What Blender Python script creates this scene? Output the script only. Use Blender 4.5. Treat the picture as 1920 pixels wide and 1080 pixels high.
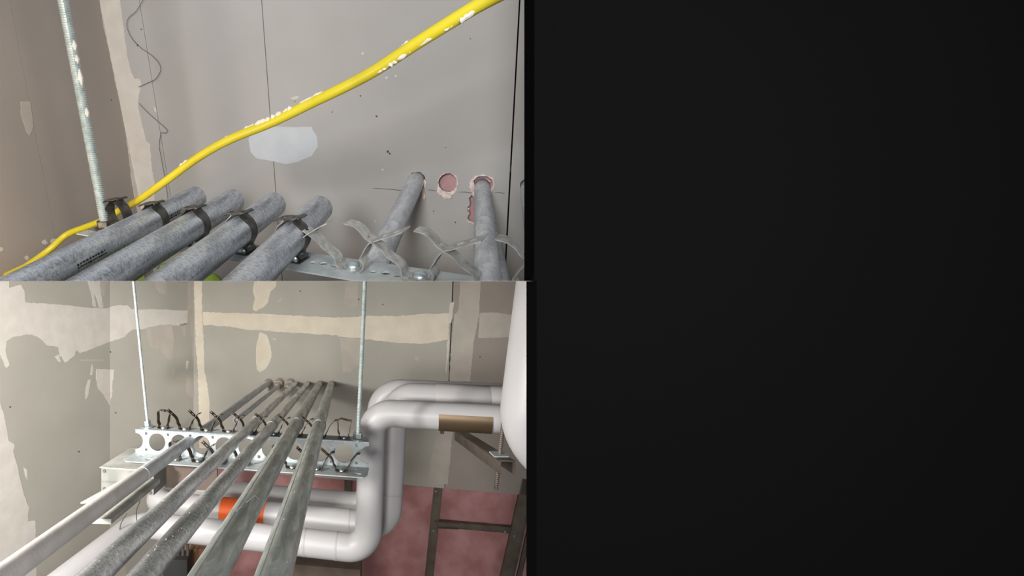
import bpy, bmesh, math, random
from mathutils import Vector, Matrix, noise
random.seed(7)
for o in list(bpy.data.objects): bpy.data.objects.remove(o)
SC = bpy.context.scene
COL = SC.collection
# ------------------------------------------------------------------ camera, world, lamps, exposure
F, CX, CY, H = 950.0, 570.0, 527.0, 3.0
cam_d = bpy.data.cameras.new('camera'); cam = bpy.data.objects.new('camera', cam_d); COL.objects.link(cam)
cam.location = (0, 0, H); cam.rotation_euler = (math.pi/2, 0, 0)
cam_d.sensor_width = 36; cam_d.lens = F/1920*36
cam_d.shift_x = (960-CX)/1920; cam_d.shift_y = (CY-540)/1920
cam_d.clip_start = 0.02; cam_d.clip_end = 50
SC.camera = cam
wd = bpy.data.worlds.new('world'); SC.world = wd; wd.use_nodes = True
bg = wd.node_tree.nodes['Background']; bg.inputs[0].default_value = (0.93, 0.95, 1.0, 1); bg.inputs[1].default_value = 0.42
def lamp(name, kind, loc, target, power, col, size):
    d = bpy.data.lights.new(name, kind); d.energy = power; d.color = col
    if kind == 'AREA': d.shape = 'DISK'; d.size = size
    else: d.shadow_soft_size = size
    o = bpy.data.objects.new(name, d); COL.objects.link(o); o.location = loc
    o.rotation_euler = (Vector(target)-Vector(loc)).to_track_quat('-Z', 'Y').to_euler()
    return o
lamp('work_lamp_upper', 'AREA', (0.42, -0.10, H+0.16), (0.75, 2.0, H+0.12), 9, (1.0, 0.985, 0.97), 0.35)
lamp('work_lamp_warm', 'POINT', (-0.82, 1.15, H+0.05), (0, 0, 0), 9.0, (1.0, 0.78, 0.56), 0.05)
lamp('flash_lamp', 'AREA', (-0.9, -2.0, H), (0.0, 3.0, H), 104, (1.0, 0.985, 0.96), 0.75)
sp_ = lamp('left_wall_fill', 'SPOT', (-0.2, -1.5, H-0.70), (-1.55, 2.5, H-0.72), 430, (1.0, 0.965, 0.93), 0.1); sp_.data.spot_size = math.radians(31); sp_.data.spot_blend = .7  # added fill spot that brightens the lower left wall, no lamp of the room
lamp('work_lamp_lower', 'AREA', (-1.25, 0.80, H-0.14), (0.1, 3.6, H-0.9), 46, (1.0, 0.97, 0.93), 0.22)
vs = SC.view_settings; vs.view_transform = 'Standard'; vs.look = 'None'; vs.exposure = 0.0; vs.gamma = 1.0
vs.use_curve_mapping = False
# ------------------------------------------------------------------ helpers
def W(x, y, z): return Vector(((x-CX)/F*z, z, H-(y-CY)/F*z))
class Plane:
    def __init__(s, p, n, u=None):
        s.p = Vector(p); s.n = Vector(n).normalized()
        if s.n.y > 0: s.n = -s.n                       # normal towards the room
        u = Vector(u) if u is not None else Vector((1, 0, 0))
        s.u = (u-s.n*u.dot(s.n)).normalized(); s.v = s.n.cross(s.u)
        if s.v.z < 0: s.v = -s.v
    def hit(s, x, y, off=0.0):
        d = W(x, y, 1.0)-Vector((0, 0, H)); o = Vector((0, 0, H))
        p0 = s.p+s.n*off
        return o+d*((p0-o).dot(s.n)/d.dot(s.n))
    def uv(s, P): d = P-s.p; return (d.dot(s.u), d.dot(s.v))
    def px(s, x, y): return s.uv(s.hit(x, y))
def lin(c): return tuple(((v/255)/12.92 if v/255 <= .04045 else ((v/255+.055)/1.055)**2.4) for v in c)+(1,)
def mat(name, col, rough=.6, metal=0.0, col2=None, scale=20, detail=4, bump=0.0, bscale=200, spec=0.5, stretch=None, uvmap=False, ramp=(.35, .65)):
    m = bpy.data.materials.new(name); m.use_nodes = True; nt = m.node_tree; b = nt.nodes['Principled BSDF']
    b.inputs['Base Color'].default_value = lin(col); b.inputs['Roughness'].default_value = rough
    b.inputs['Metallic'].default_value = metal; b.inputs['Specular IOR Level'].default_value = spec
    tc = nt.nodes.new('ShaderNodeTexCoord'); mp = nt.nodes.new('ShaderNodeMapping')
    nt.links.new(tc.outputs['UV' if uvmap else 'Object'], mp.inputs[0])
    if stretch: mp.inputs['Scale'].default_value = stretch
    nz = nt.nodes.new('ShaderNodeTexNoise'); nz.inputs['Scale'].default_value = scale; nz.inputs['Detail'].default_value = detail
    nt.links.new(mp.outputs[0], nz.inputs['Vector'])
    if col2 is not None:
        cr = nt.nodes.new('ShaderNodeValToRGB'); cr.color_ramp.elements[0].position = ramp[0]; cr.color_ramp.elements[1].position = ramp[1]
        cr.color_ramp.elements[0].color = lin(col); cr.color_ramp.elements[1].color = lin(col2)
        nt.links.new(nz.outputs[0], cr.inputs[0]); nt.links.new(cr.outputs[0], b.inputs['Base Color'])
    if bump:
        n2 = nt.nodes.new('ShaderNodeTexNoise'); n2.inputs['Scale'].default_value = bscale; n2.inputs['Detail'].default_value = 3
        nt.links.new(mp.outputs[0], n2.inputs['Vector'])
        bp = nt.nodes.new('ShaderNodeBump'); bp.inputs['Strength'].default_value = bump; bp.inputs['Distance'].default_value = .002
        nt.links.new(n2.outputs[0], bp.inputs['Height']); nt.links.new(bp.outputs[0], b.inputs['Normal'])
    return m
def galv(name, dark, light, rough, bump, streak, lo=.42, hi=.62, st=(130, 150), metal=.5):
    """galvanised tube: crystalline flakes drawn out around the tube; UV = (around, along) in metres"""
    m = bpy.data.materials.new(name); m.use_nodes = True; nt = m.node_tree; b = nt.nodes['Principled BSDF']; L = nt.links.new
    tc = nt.nodes.new('ShaderNodeTexCoord'); mp = nt.nodes.new('ShaderNodeMapping'); mp.inputs['Scale'].default_value = (st[0], st[1], 1)
    L(tc.outputs['UV'], mp.inputs[0])
    a = nt.nodes.new('ShaderNodeTexNoise'); a.inputs['Scale'].default_value = streak; a.inputs['Detail'].default_value = 5; a.inputs['Roughness'].default_value = .7
    a.inputs['Distortion'].default_value = 1.2
    L(mp.outputs[0], a.inputs['Vector'])
    m2 = nt.nodes.new('ShaderNodeMapping'); m2.inputs['Scale'].default_value = (35, 5, 1); L(tc.outputs['UV'], m2.inputs[0])
    c = nt.nodes.new('ShaderNodeTexNoise'); c.inputs['Scale'].default_value = 1.0; c.inputs['Detail'].default_value = 4; L(m2.outputs[0], c.inputs['Vector'])
    mx = nt.nodes.new('ShaderNodeMath'); mx.operation = 'ADD'; L(a.outputs[0], mx.inputs[0]); L(c.outputs[0], mx.inputs[1])
    cr = nt.nodes.new('ShaderNodeValToRGB'); cr.color_ramp.elements[0].position = lo; cr.color_ramp.elements[1].position = hi
    cr.color_ramp.elements[0].color = lin(dark); cr.color_ramp.elements[1].color = lin(light)
    hf = nt.nodes.new('ShaderNodeMath'); hf.operation = 'MULTIPLY'; hf.inputs[1].default_value = .5; L(mx.outputs[0], hf.inputs[0]); L(hf.outputs[0], cr.inputs[0])
    L(cr.outputs[0], b.inputs['Base Color']); b.inputs['Metallic'].default_value = metal
    mr = nt.nodes.new('ShaderNodeMapRange'); mr.inputs['To Min'].default_value = rough+.15; mr.inputs['To Max'].default_value = rough-.12
    L(a.outputs[0], mr.inputs[0]); L(mr.outputs[0], b.inputs['Roughness'])
    bp = nt.nodes.new('ShaderNodeBump'); bp.inputs['Strength'].default_value = bump; bp.inputs['Distance'].default_value = .0012
    L(a.outputs[0], bp.inputs['Height']); L(bp.outputs[0], b.inputs['Normal'])
    return m
M = dict(
 paper=mat('drywall_paper', (170, 166, 156), .85, 0, (177, 173, 163), 3, 4, .06, 300, .3),
 paper_up=mat('drywall_paper_upper', (174, 172, 169), .8, 0, (181, 179, 177), 2.5, 4, .05, 300, .35),
 paper_dk=mat('drywall_paper_shaded', (152, 143, 134), .85, 0, (160, 150, 141), 3, 4, .06, 300, .3),  # same drywall, darkened: light fading to the right is put into its colour
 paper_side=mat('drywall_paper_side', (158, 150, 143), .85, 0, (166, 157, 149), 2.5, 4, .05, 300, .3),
 mud=mat('joint_compound', (214, 208, 200), .8, 0, (206, 200, 191), 14, 5, .25, 90, .3),
 mud_cream=mat('joint_compound_cream', (220, 210, 191), .8, 0, (212, 202, 184), 10, 5, .2, 90, .3),
 mud_blue=mat('joint_compound_blue', (196, 202, 208), .75, 0, (204, 208, 212), 12, 4, .1, 120, .35),
 mud_dim=mat('joint_compound_thin', (190, 181, 170), .85, 0, (180, 172, 162), 10, 5, .2, 90, .3),
 galv=galv('galvanised_tube', (140, 145, 145), (252, 253, 255), .30, .8, .8, .43, .60, (140, 260), .7),
 galv_bright=galv('galvanised_tube_bright', (158, 163, 164), (255, 255, 255), .30, .9, 1.0, .44, .58, (120, 230), .5),  # the conduit's bright sheen is put into this lighter base colour
 galv_dk=galv('galvanised_tube_dull', (160, 166, 161), (214, 220, 216), .38, .25, .9, .44, .60, (70, 11), .62),
 galv_pale=galv('galvanised_tube_pale', (182, 185, 189), (222, 225, 229), .5, .25, .5, .42, .6, (90, 60), .2),
 galv_up=galv('galvanised_tube_upper', (134, 140, 149), (234, 240, 248), .34, .55, .7, .40, .62, (120, 220), .72),
 inner=mat('tube_bore', (60, 60, 60), .7, .3),
 painted=mat('overspray_tube', (205, 200, 196), .55, .1, (188, 184, 180), 18, 5, .3, 160),
 strut=mat('zinc_strut', (190, 197, 198), .5, .2, (172, 180, 181), 40, 5, .15, 300),
 strut_dk=mat('zinc_strut_spangled', (120, 122, 120), .4, .6, (190, 192, 190), 160, 5, .3, 400),
 green=mat('green_strut', (118, 146, 52), .5, .1, (98, 128, 48), 30, 4, .1, 200),
 steel_dk=mat('spring_steel_dark', (74, 72, 70), .42, .65, (98, 97, 94), 60, 4, .15, 300),
 steel_lt=mat('spring_steel_light', (150, 150, 147), .4, .35, (184, 184, 181), 60, 4, .2, 300),
 brown_st=mat('spring_steel_brown', (72, 64, 56), .5, .5, (96, 86, 76), 60, 4, .15, 300),
 zinc=mat('zinc_hardware', (205, 214, 216), .3, .75, (176, 188, 190), 80, 3, .1, 300),
 rod=mat('zinc_rod', (210, 222, 220), .36, .6, (180, 194, 194), 50, 4),
 yellow=mat('yellow_jacket', (202, 188, 44), .4, 0, (194, 178, 36), 12, 4, .05, 100),
 white=mat('pipe_jacket', (184, 182, 183), .42, 0, (178, 176, 176), 4, 3, .04, 30),
 white_tape=mat('pipe_tape', (174, 171, 171), .5),
 orange=mat('orange_band', (236, 104, 44), .6, 0, (230, 96, 38), 8, 3),
 pink=mat('pink_batt', (192, 144, 144), .95, 0, (168, 118, 114), 7, 6, .8, 40, .1),
 pink_up=mat('pink_batt_upper', (208, 166, 170), .95, 0, (186, 146, 148), 20, 5, .5, 60, .1),
 stud=mat('steel_stud', (118, 108, 98), .5, .5, (100, 90, 80), 12, 4, .1, 100),
 torn=mat('torn_paper', (236, 226, 218), .9, 0, (206, 180, 172), 60, 5, .6, 200),
 black=mat('dark_partition_paint', (10, 9.5, 10), 1.0, 0, None, 5, 2, 0, 10, 0.0),
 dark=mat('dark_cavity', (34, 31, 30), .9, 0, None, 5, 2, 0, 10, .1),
 ink=mat('black_print', (28, 30, 30), .6),
 wire=mat('thin_wire', (52, 48, 46), .6),
 deck=mat('sheet_deck', (128, 124, 118), .8, 0, None, 5, 2, 0, 10, .2),
 floor=mat('concrete', (110, 104, 98), .9, 0, (92, 88, 82), 6, 5, .3, 60),
 box=mat('galv_box', (132, 132, 126), .6, .2, (112, 113, 108), 20, 5, .15, 160),
 box_top=mat('pale_box_lid', (182, 181, 174), .8, .0, (146, 145, 137), 16, 5, .15, 160),  # paler than the box sides
 brown=mat('brown_board', (100, 86, 76), .8, 0, (84, 71, 62), 10, 4, .1, 60),
 wood=mat('stained_board', (128, 92, 62), .8, 0, (110, 78, 52), 10, 4, .1, 60),
 shield=mat('shield_brown_reflection', (122, 104, 84), .42, .7, (118, 100, 78), 9, 3),  # galvanised metal; the brown it reflects is put into the base colour
)
def setp(o, label=None, cat=None, group=None, kind=None):
    if label: o['label'] = label
    if cat: o['category'] = cat
    if group: o['group'] = group
    if kind: o['kind'] = kind
    return o
BAKED = []
def link(name, bm, m, parent=None, clip=None, smooth=False, **kw):
    if clip:
        no = Vector((0, 0, 1)) if clip == 'up' else Vector((0, 0, -1))
        co = Vector((0, 0, H+.0002)) if clip == 'up' else Vector((0, 0, H-.0002))
        bmesh.ops.bisect_plane(bm, geom=bm.verts[:]+bm.edges[:]+bm.faces[:], plane_co=co, plane_no=no, clear_inner=True)
    bmesh.ops.recalc_face_normals(bm, faces=bm.faces[:]) if kw.pop('recalc', False) else None
    me = bpy.data.meshes.new(name); bm.to_mesh(me); bm.free()
    me.materials.append(m)
    if smooth:
        me.polygons.foreach_set('use_smooth', [True]*len(me.polygons))
        me.set_sharp_from_angle(angle=math.radians(40))
    o = bpy.data.objects.new(name, me); COL.objects.link(o); o.parent = parent
    BAKED.append(o); setp(o, **kw)
    return o
def frame(d):
    d = d.normalized(); a = Vector((0, 0, 1)) if abs(d.z) < .9 else Vector((0, 1, 0))
    u = d.cross(a).normalized(); return u, u.cross(d).normalized()
def tube_bm(pts, r, seg=20, caps=True, bm=None, radii=None):
    bm = bm or bmesh.new(); uvl = bm.loops.layers.uv.verify()
    pts = [Vector(p) for p in pts]; n = len(pts); rings = []; u = None; L = 0; Ls = []
    for i, p in enumerate(pts):
        t = (pts[min(i+1, n-1)]-pts[max(i-1, 0)]).normalized()
        if u is None: u, v = frame(t)
        else: u = (u-t*u.dot(t)).normalized(); v = u.cross(t).normalized()
        if i: L += (p-pts[i-1]).length
        Ls.append(L); rr = radii[i] if radii else r
        rings.append([bm.verts.new(p+(u*math.cos(2*math.pi*k/seg)+v*math.sin(2*math.pi*k/seg))*rr) for k in range(seg)])
    for i in range(n-1):
        for k in range(seg):
            k2 = (k+1) % seg
            f = bm.faces.new((rings[i][k], rings[i][k2], rings[i+1][k2], rings[i+1][k]))
            for l, (a, b) in zip(f.loops, ((k, i), (k+1, i), (k+1, i+1), (k, i+1))): l[uvl].uv = (2*math.pi*a/seg*r, Ls[b])
    if caps:
        bm.faces.new(rings[0]); bm.faces.new(rings[-1][::-1])
    bmesh.ops.recalc_face_normals(bm, faces=bm.faces[:])
    return bm
def pipe_bm(a, b, r, seg=32, wall=.1, n=2):
    """straight conduit with a real open bore at the far end b"""
    bm = tube_bm([a.lerp(b, i/(n)) for i in range(n+1)], r, seg, caps=False)
    uvl = bm.loops.layers.uv.verify(); d = (b-a).normalized(); u, v = frame(d)
    def ring(p, rr): return [bm.verts.new(p+(u*math.cos(2*math.pi*k/seg)+v*math.sin(2*math.pi*k/seg))*rr) for k in range(seg)]
    for e, s in ((a, 1), (b, -1)):
        o, i, q = ring(e, r), ring(e, r*(1-wall)), ring(e+d*s*r*3, r*(1-wall))
        for k in range(seg):
            k2 = (k+1) % seg
            bm.faces.new((o[k], o[k2], i[k2], i[k])); bm.faces.new((i[k], i[k2], q[k2], q[k]))
        bm.faces.new(q)
    bmesh.ops.remove_doubles(bm, verts=bm.verts[:], dist=1e-6)
    bmesh.ops.recalc_face_normals(bm, faces=bm.faces[:])
    return bm
def fillet(pts, R, n=8):
    pts = [Vector(p) for p in pts]; out = [pts[0]]
    for i in range(1, len(pts)-1):
        a, b, c = pts[i-1], pts[i], pts[i+1]
        d1 = (a-b).normalized(); d2 = (c-b).normalized(); ang = d1.angle(d2)
        t = min(R/math.tan(ang/2), (a-b).length*.49, (c-b).length*.49); RR = t*math.tan(ang/2)
        p1 = b+d1*t; cen = b+(d1+d2).normalized()*(RR/math.sin(ang/2)); v1 = p1-cen; v2 = b+d2*t-cen
        for k in range(n+1): out.append(cen+v1.normalized().slerp(v2.normalized(), k/n)*RR)
    out.append(pts[-1]); return out
def smooth_path(pts, n=8):
    pts = [Vector(p) for p in pts]; P = [pts[0]*2-pts[1]]+pts+[pts[-1]*2-pts[-2]]; out = []
    for i in range(1, len(P)-2):
        a, b, c, d = P[i-1:i+3]
        for k in range(n):
            t = k/n; out.append(.5*((2*b)+(c-a)*t+(2*a-5*b+4*c-d)*t*t+(3*b-a-3*c+d)*t**3))
    out.append(pts[-1]); return out
def box_bm(o, eu, ev, ew, bm=None):
    """box with one corner at o and edge vectors eu, ev, ew"""
    bm = bm or bmesh.new(); o = Vector(o)
    v = [bm.verts.new(o+eu*i+ev*j+ew*k) for i in (0, 1) for j in (0, 1) for k in (0, 1)]
    for f in ((0, 1, 3, 2), (4, 6, 7, 5), (0, 4, 5, 1), (2, 3, 7, 6), (0, 2, 6, 4), (1, 5, 7, 3)): bm.faces.new([v[i] for i in f])
    bmesh.ops.recalc_face_normals(bm, faces=bm.faces[:]); return bm
def plate_bm(outer, holes, O, u, v, n, th, bm=None):
    """flat plate with real holes; front face lies at +n*th"""
    bm = bm or bmesh.new(); edges = []; loops = []
    for lp in [outer]+list(holes):
        vs_ = [bm.verts.new(O+u*a+v*b+n*th) for a, b in lp]
        loops.append(vs_)
        for i in range(len(vs_)): edges.append(bm.edges.new((vs_[i], vs_[(i+1) % len(vs_)])))
    r = bmesh.ops.triangle_fill(bm, use_beauty=True, use_dissolve=False, edges=edges, normal=n)
    fs = [g for g in r['geom'] if isinstance(g, bmesh.types.BMFace)]
    for f in fs:
        f.normal_update()
        if f.normal.dot(n) < 0: f.normal_flip()
    for vs_ in loops:                                  # side walls
        back = [bm.verts.new(p.co-n*th) for p in vs_]
        for i in range(len(vs_)):
            j = (i+1) % len(vs_); bm.faces.new((vs_[i], vs_[j], back[j], back[i]))
    return bm
def circ(cx, cy, r, n=20, jag=0, ry=None):
    out = []
    for k in range(n):
        q = 1+random.uniform(-jag, jag); a = 2*math.pi*k/n
        out.append((cx+r*q*math.cos(a), cy+(ry or r)*q*math.sin(a)))
    return out
def jagged(poly, step=5, amp=.9):
    out = []
    for i in range(len(poly)):
        a, b = poly[i], poly[(i+1) % len(poly)]
        L = math.hypot(b[0]-a[0], b[1]-a[1]); n = max(1, int(L/step))
        nx, ny = -(b[1]-a[1])/max(L, 1e-6), (b[0]-a[0])/max(L, 1e-6)
        for k in range(n):
            t = k/n; q = random.uniform(-amp, amp) if k else random.uniform(-amp, amp)*.3
            out.append((a[0]+(b[0]-a[0])*t+nx*q, a[1]+(b[1]-a[1])*t+ny*q))
    return out
def clip_poly(poly, fn):
    """keep the part where fn(p) >= 0 (Sutherland-Hodgman)"""
    out = []
    for i in range(len(poly)):
        a, b = poly[i], poly[(i+1) % len(poly)]; fa, fb = fn(a), fn(b)
        if fa >= 0: out.append(a)
        if (fa >= 0) != (fb >= 0): t = fa/(fa-fb); out.append((a[0]+(b[0]-a[0])*t, a[1]+(b[1]-a[1])*t))
    return out
def on_plane(pl, poly): return [pl.px(*p) for p in poly]
def patch(pl, poly, m, parent, name='joint_compound', th=.0012, clip=None, jag=True, step=5, amp=.9, label=None):
    p = jagged(poly, step, amp) if jag else poly
    bm = plate_bm(on_plane(pl, p), [], pl.p, pl.u, pl.v, pl.n, th)
    return link(name, bm, m, parent, clip=clip, label=label)
def hexnut_bm(c, ax, r, h, bm=None):
    return tube_bm([c, c+ax*h*.15, c+ax*h*.85, c+ax*h], r, 6, True, bm, radii=[r*.92, r, r, r*.92])
def washer_bm(c, ax, r, h, bm=None): return tube_bm([c, c+ax*h], r, 20, True, bm)
def thread_bm(a, b, r, pitch, seg=14):
    L = (b-a).length; n = int(L/pitch*2); return tube_bm([a.lerp(b, i/n) for i in range(n+1)], r, seg, True, None, radii=[r*(1.0 if i % 2 else .86) for i in range(n+1)])
def strip_bm(prof, w, th, Mx, slots=(), w0=None):
    """bent spring-steel strip: profile in (u, v), width along local w; slots = segment indices punched through the middle"""
    bm = bmesh.new(); n = len(prof); ws = [-w/2, -w*.2, w*.2, w/2]
    nrm = []
    for i in range(n):
        a = Vector(prof[max(i-1, 0)]); b = Vector(prof[min(i+1, n-1)]); t = (b-a).normalized(); nrm.append(Vector((-t.y, t.x)))
    def col(side): return [[bm.verts.new(Mx@Vector((prof[i][0]+nrm[i].x*side*th/2, prof[i][1]+nrm[i].y*side*th/2, x))) for x in ws] for i in range(n)]
    A, B = col(1), col(-1)
    solid = lambda i, j: 0 <= i < n-1 and 0 <= j < 3 and not (i in slots and j == 1)
    for i in range(n-1):
        for j in range(3):
            if not solid(i, j): continue
            bm.faces.new((A[i][j], A[i+1][j], A[i+1][j+1], A[i][j+1])); bm.faces.new((B[i][j], B[i][j+1], B[i+1][j+1], B[i+1][j]))
            for (di, dj, e) in ((-1, 0, ((i, j), (i, j+1))), (1, 0, ((i+1, j), (i+1, j+1))), (0, -1, ((i, j), (i+1, j))), (0, 1, ((i, j+1), (i+1, j+1)))):
                if not solid(i+di, j+dj):
                    (p, q), (r_, s) = e; bm.faces.new((A[p][q], A[r_][s], B[r_][s], B[p][q]))
    bmesh.ops.recalc_face_normals(bm, faces=bm.faces[:]); return bm
def dense(prof, n=4):
    P = smooth_path([Vector((a, b, 0)) for a, b in prof], n); return [(p.x, p.y) for p in P]
def empty(name, loc, **kw):
    o = bpy.data.objects.new(name, None); o.empty_display_size = .05; COL.objects.link(o); o.location = loc; setp(o, **kw); return o
def adopt(root):
    """baked children of an Empty: shift them into its local frame"""
    for c in [c for c in COL.objects if c.parent == root]:
        c.location = -Vector(root.location)

# ================================================================== STRUCTURE
# level steel deck that divides the upper rack from the room below
link('ceiling', box_bm((-3.2, .66, H-.00015), Vector((6, 0, 0)), Vector((0, 4.4, 0)), Vector((0, 0, .0003))), M['deck'], kind='structure')
link('floor', box_bm((-3.2, -1.5, -.05), Vector((6, 0, 0)), Vector((0, 6.8, 0)), Vector((0, 0, .05))), M['floor'], kind='structure')
# near-black partition that closes the right side
XR = (987-CX)/F*.68; XR2 = (983-CX)/F*.68
wrt = link('wall_right', box_bm((XR, .65, 0), Vector((1.6, 0, 0)), Vector((0, .03, 0)), Vector((0, 0, H))), M['black'], kind='structure')
link('upper_board', box_bm((XR2, .65, H), Vector((1.6, 0, 0)), Vector((0, .03, 0)), Vector((0, 0, 1.3))), M['black'], wrt)

# ---------------- lower room planes
dB = Vector((-4270, 950, 0)).normalized()                       # back wall runs left and away
PB = Plane(W(598, 720, 3.80), dB.cross(Vector((0, 0, 1))), -dB)
c0 = PB.hit(363, 650)                                            # inner corner
d1 = Vector((-.62, -.78, 0)).normalized()
PL1 = Plane(c0, d1.cross(Vector((0, 0, 1))), -d1)
c1 = PL1.hit(206, 650)
d2 = Vector((-.36, -.93, 0)).normalized()
PL2 = Plane(c1, d2.cross(Vector((0, 0, 1))), -d2)
for p_, s_ in ((PL1, 1), (PL2, 1)):
    if p_.n.x < 0: p_.n = -p_.n; p_.v = p_.v if p_.v.z > 0 else -p_.v
TOP = H-.0002
hb = PB.hit(757, 909).z                                          # height of the drywall's lower edge
def wall_quad(pl, a, b, z0, z1):
    A = pl.uv(Vector((a.x, a.y, z0))); B = pl.uv(Vector((b.x, b.y, z1)))
    return [(A[0], A[1]), (B[0], A[1]), (B[0], B[1]), (A[0], B[1])]
# back wall: backing + drywall panels, pink batts and studs below the board
wb = link('wall_back', box_bm(Vector((c0.x, c0.y, 0))-PB.n*.16, PB.u*4.6, Vector((0, 0, TOP)), -PB.n*.02), M['dark'], kind='structure')
def ucut(x, y): return PB.px(x, y)
s_top, s_bot = ucut(849.5, 530), ucut(834, 909)
z1 = PB.uv(Vector((PB.p.x, PB.p.y, TOP)))[1]; z0 = PB.uv(Vector((PB.p.x, PB.p.y, hb)))[1]
uL = PB.uv(c0)[0]; g = .0035
link('drywall_panel', plate_bm([(uL, z0), (s_bot[0]-g, z0), (s_top[0]-g, z1), (uL, z1)], [], PB.p-PB.n*.0125, PB.u, PB.v, PB.n, .0125), M['paper'], wb)
link('drywall_panel', plate_bm([(s_bot[0]+g, z0), (uL+4.6, z0), (uL+4.6, z1), (s_top[0]+g, z1)], [], PB.p-PB.n*.0125, PB.u, PB.v, PB.n, .0125), M['paper_dk'], wb)
def batt(pl, u0, u1, v0, v1, off, m, parent, nx=14, ny=14, amp=.012):
    bm = bmesh.new(); g_ = [[bm.verts.new(pl.p+pl.u*(u0+(u1-u0)*i/nx)+pl.v*(v0+(v1-v0)*j/ny)-pl.n*(off-amp*noise.noise(Vector((u0*9+i*.6, j*.6, u0*5))))) for j in range(ny+1)] for i in range(nx+1)]
    for i in range(nx):
        for j in range(ny): bm.faces.new((g_[i][j], g_[i+1][j], g_[i+1][j+1], g_[i][j+1]))
    return link('insulation_batt', bm, m, parent, smooth=True, recalc=True)
su = ucut(821, 925)[0]; sr = ucut(965, 960)[0]; sl = ucut(645, 905)[0]
for a, b in ((uL, sl), (sl, su), (su, sr), (sr, uL+4.6)):
    batt(PB, a, b, z0-.9, z0+.06, .05, M['pink'], wb)
def stud(x0, y0, x1, y1, w, pl=PB, off=.02, dep=.03, m='stud', name='metal_stud', parent=None):
    a, b = Vector(pl.px(x0, y0)), Vector(pl.px(x1, y1)); d = (b-a).normalized(); nn = Vector((-d.y, d.x))*w/2
    o2 = pl.p-pl.n*(off+dep)
    q = [a-nn, b-nn, b+nn, a+nn]
    bm = plate_bm([tuple(p) for p in q], [], o2, pl.u, pl.v, pl.n, dep)
    lip = [a-nn, b-nn, b-nn*.84, a-nn*.84]
    plate_bm([tuple(p) for p in lip], [], pl.p-pl.n*off, pl.u, pl.v, pl.n, .004, bm)
    lip = [a+nn*.84, b+nn*.84, b+nn, a+nn]
    plate_bm([tuple(p) for p in lip], [], pl.p-pl.n*off, pl.u, pl.v, pl.n, .004, bm)
    return link(name, bm, M[m], parent or wb)
stud(823, 905, 803, 1100, .058); stud(652, 880, 650, 990, .05)
stud(992, 900, 945, 1110, .085, off=.0); stud(1000, 960, 966, 1110, .03, off=-.012, dep=.02)
stud(822, 984, 962, 996, .042, off=.012, name='noggin')
stud(815, 978, 862, 982, .006, off=.0, dep=.006, name='noggin_lip'); stud(820, 990, 860, 991.5, .006, off=.0, dep=.006, name='noggin_lip')
for (x, y) in ((813, 995), (947, 997), (817, 921), (964, 1005)):
    c = PB.hit(x, y, .002); link('screw', tube_bm([c-PB.n*.01, c+PB.n*.003], .007, 10), M['zinc'], wb)
# bottom plate things at the bottom centre
# left wall, two faces
wl = link('wall_left', box_bm(Vector((c0.x, c0.y, 0))-PL1.n*.03, Vector((c1.x-c0.x, c1.y-c0.y, 0)), Vector((0, 0, TOP)), -PL1.n*.02), M['dark'], kind='structure')
def panel_between(pl, a, b, m, parent):
    A = pl.uv(Vector((a.x, a.y, 0.3)))[0]; B = pl.uv(Vector((b.x, b.y, 0.3)))[0]
    v0 = pl.uv(Vector((a.x, a.y, 0.001)))[1]; v1 = pl.uv(Vector((a.x, a.y, TOP)))[1]
    return link('drywall_panel', plate_bm([(A, v0), (B, v0), (B, v1), (A, v1)], [], pl.p-pl.n*.0125, pl.u, pl.v, pl.n, .0125), m, parent)
panel_between(PL1, c0, c1, M['paper'], wl); c2 = c1+d2*2.4
panel_between(PL2, c1, c2, M['paper'], wl)
# joint compound on the left wall (traced where it stands on the boards)
def lpatch(poly, m='mud', **kw):
    cx = lambda p: 206-p[0]
    a = clip_poly(poly, lambda p: 206.5-p[0]); b = clip_poly(poly, lambda p: p[0]-206.0)
    if len(a) > 2: patch(PL2, a, M[m], wl, **kw)
    if len(b) > 2: patch(PL1, b, M[m], wl, **kw)
cd = dict(clip='down')
lpatch([(-8, 520), (16, 520), (17, 540), (40, 534), (46, 548), (48, 567), (110, 571), (165, 577), (200, 578), (216, 573), (238, 572), (246, 580), (300, 580), (352, 582), (350, 610), (336, 611), (300, 609), (270, 617), (248, 618), (233, 632), (205, 641), (178, 652), (150, 662), (143, 656), (140, 666), (122, 680), (116, 668), (112, 668), (110, 651), (88, 647), (74, 634), (60, 627), (45, 628), (25, 631), (12, 640), (10, 658), (18, 684), (12, 690), (-8, 650)], **cd)
lpatch([(163, 520), (186, 520), (190, 552), (194, 576), (187, 577), (180, 556), (176, 548), (180, 575), (174, 574), (171, 550)], **cd)
lpatch([(192, 520), (205, 520), (199, 540), (195, 556), (188, 540)], 'mud_dim', **cd)
lpatch([(290, 520), (313, 520), (312, 545), (308, 553), (298, 549), (292, 540)], 'mud_dim', **cd)
lpatch([(180, 692), (214, 693), (211, 720), (210, 738), (205, 760), (196, 742), (184, 728), (180, 710)])
lpatch([(172, 682), (175, 690), (173, 703), (169, 703)], amp=.4); lpatch([(165, 713), (170, 711), (166, 738), (161, 749), (160, 735)], amp=.5)
lpatch([(150, 674), (195, 674), (195, 676.5), (150, 677)], 'mud_dim', amp=.4)
lpatch([(102, 668), (110, 665), (114, 678), (110, 679)], amp=.5)
lpatch([(275, 614), (322, 608), (326, 630), (324, 678), (311, 671), (301, 655), (282, 650)], 'mud_dim')
lpatch([(336, 608), (350, 606), (346, 632), (341, 620)], 'mud_dim')
lpatch([(349, 706), (366, 714), (366, 742), (357, 746), (349, 738)], 'mud_dim')
lpatch([(349, 676), (354, 677), (352, 690), (349, 692)], amp=.4)
lpatch([(323, 690), (328, 692), (327, 712), (324, 706)], 'mud_dim', amp=.4)
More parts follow.
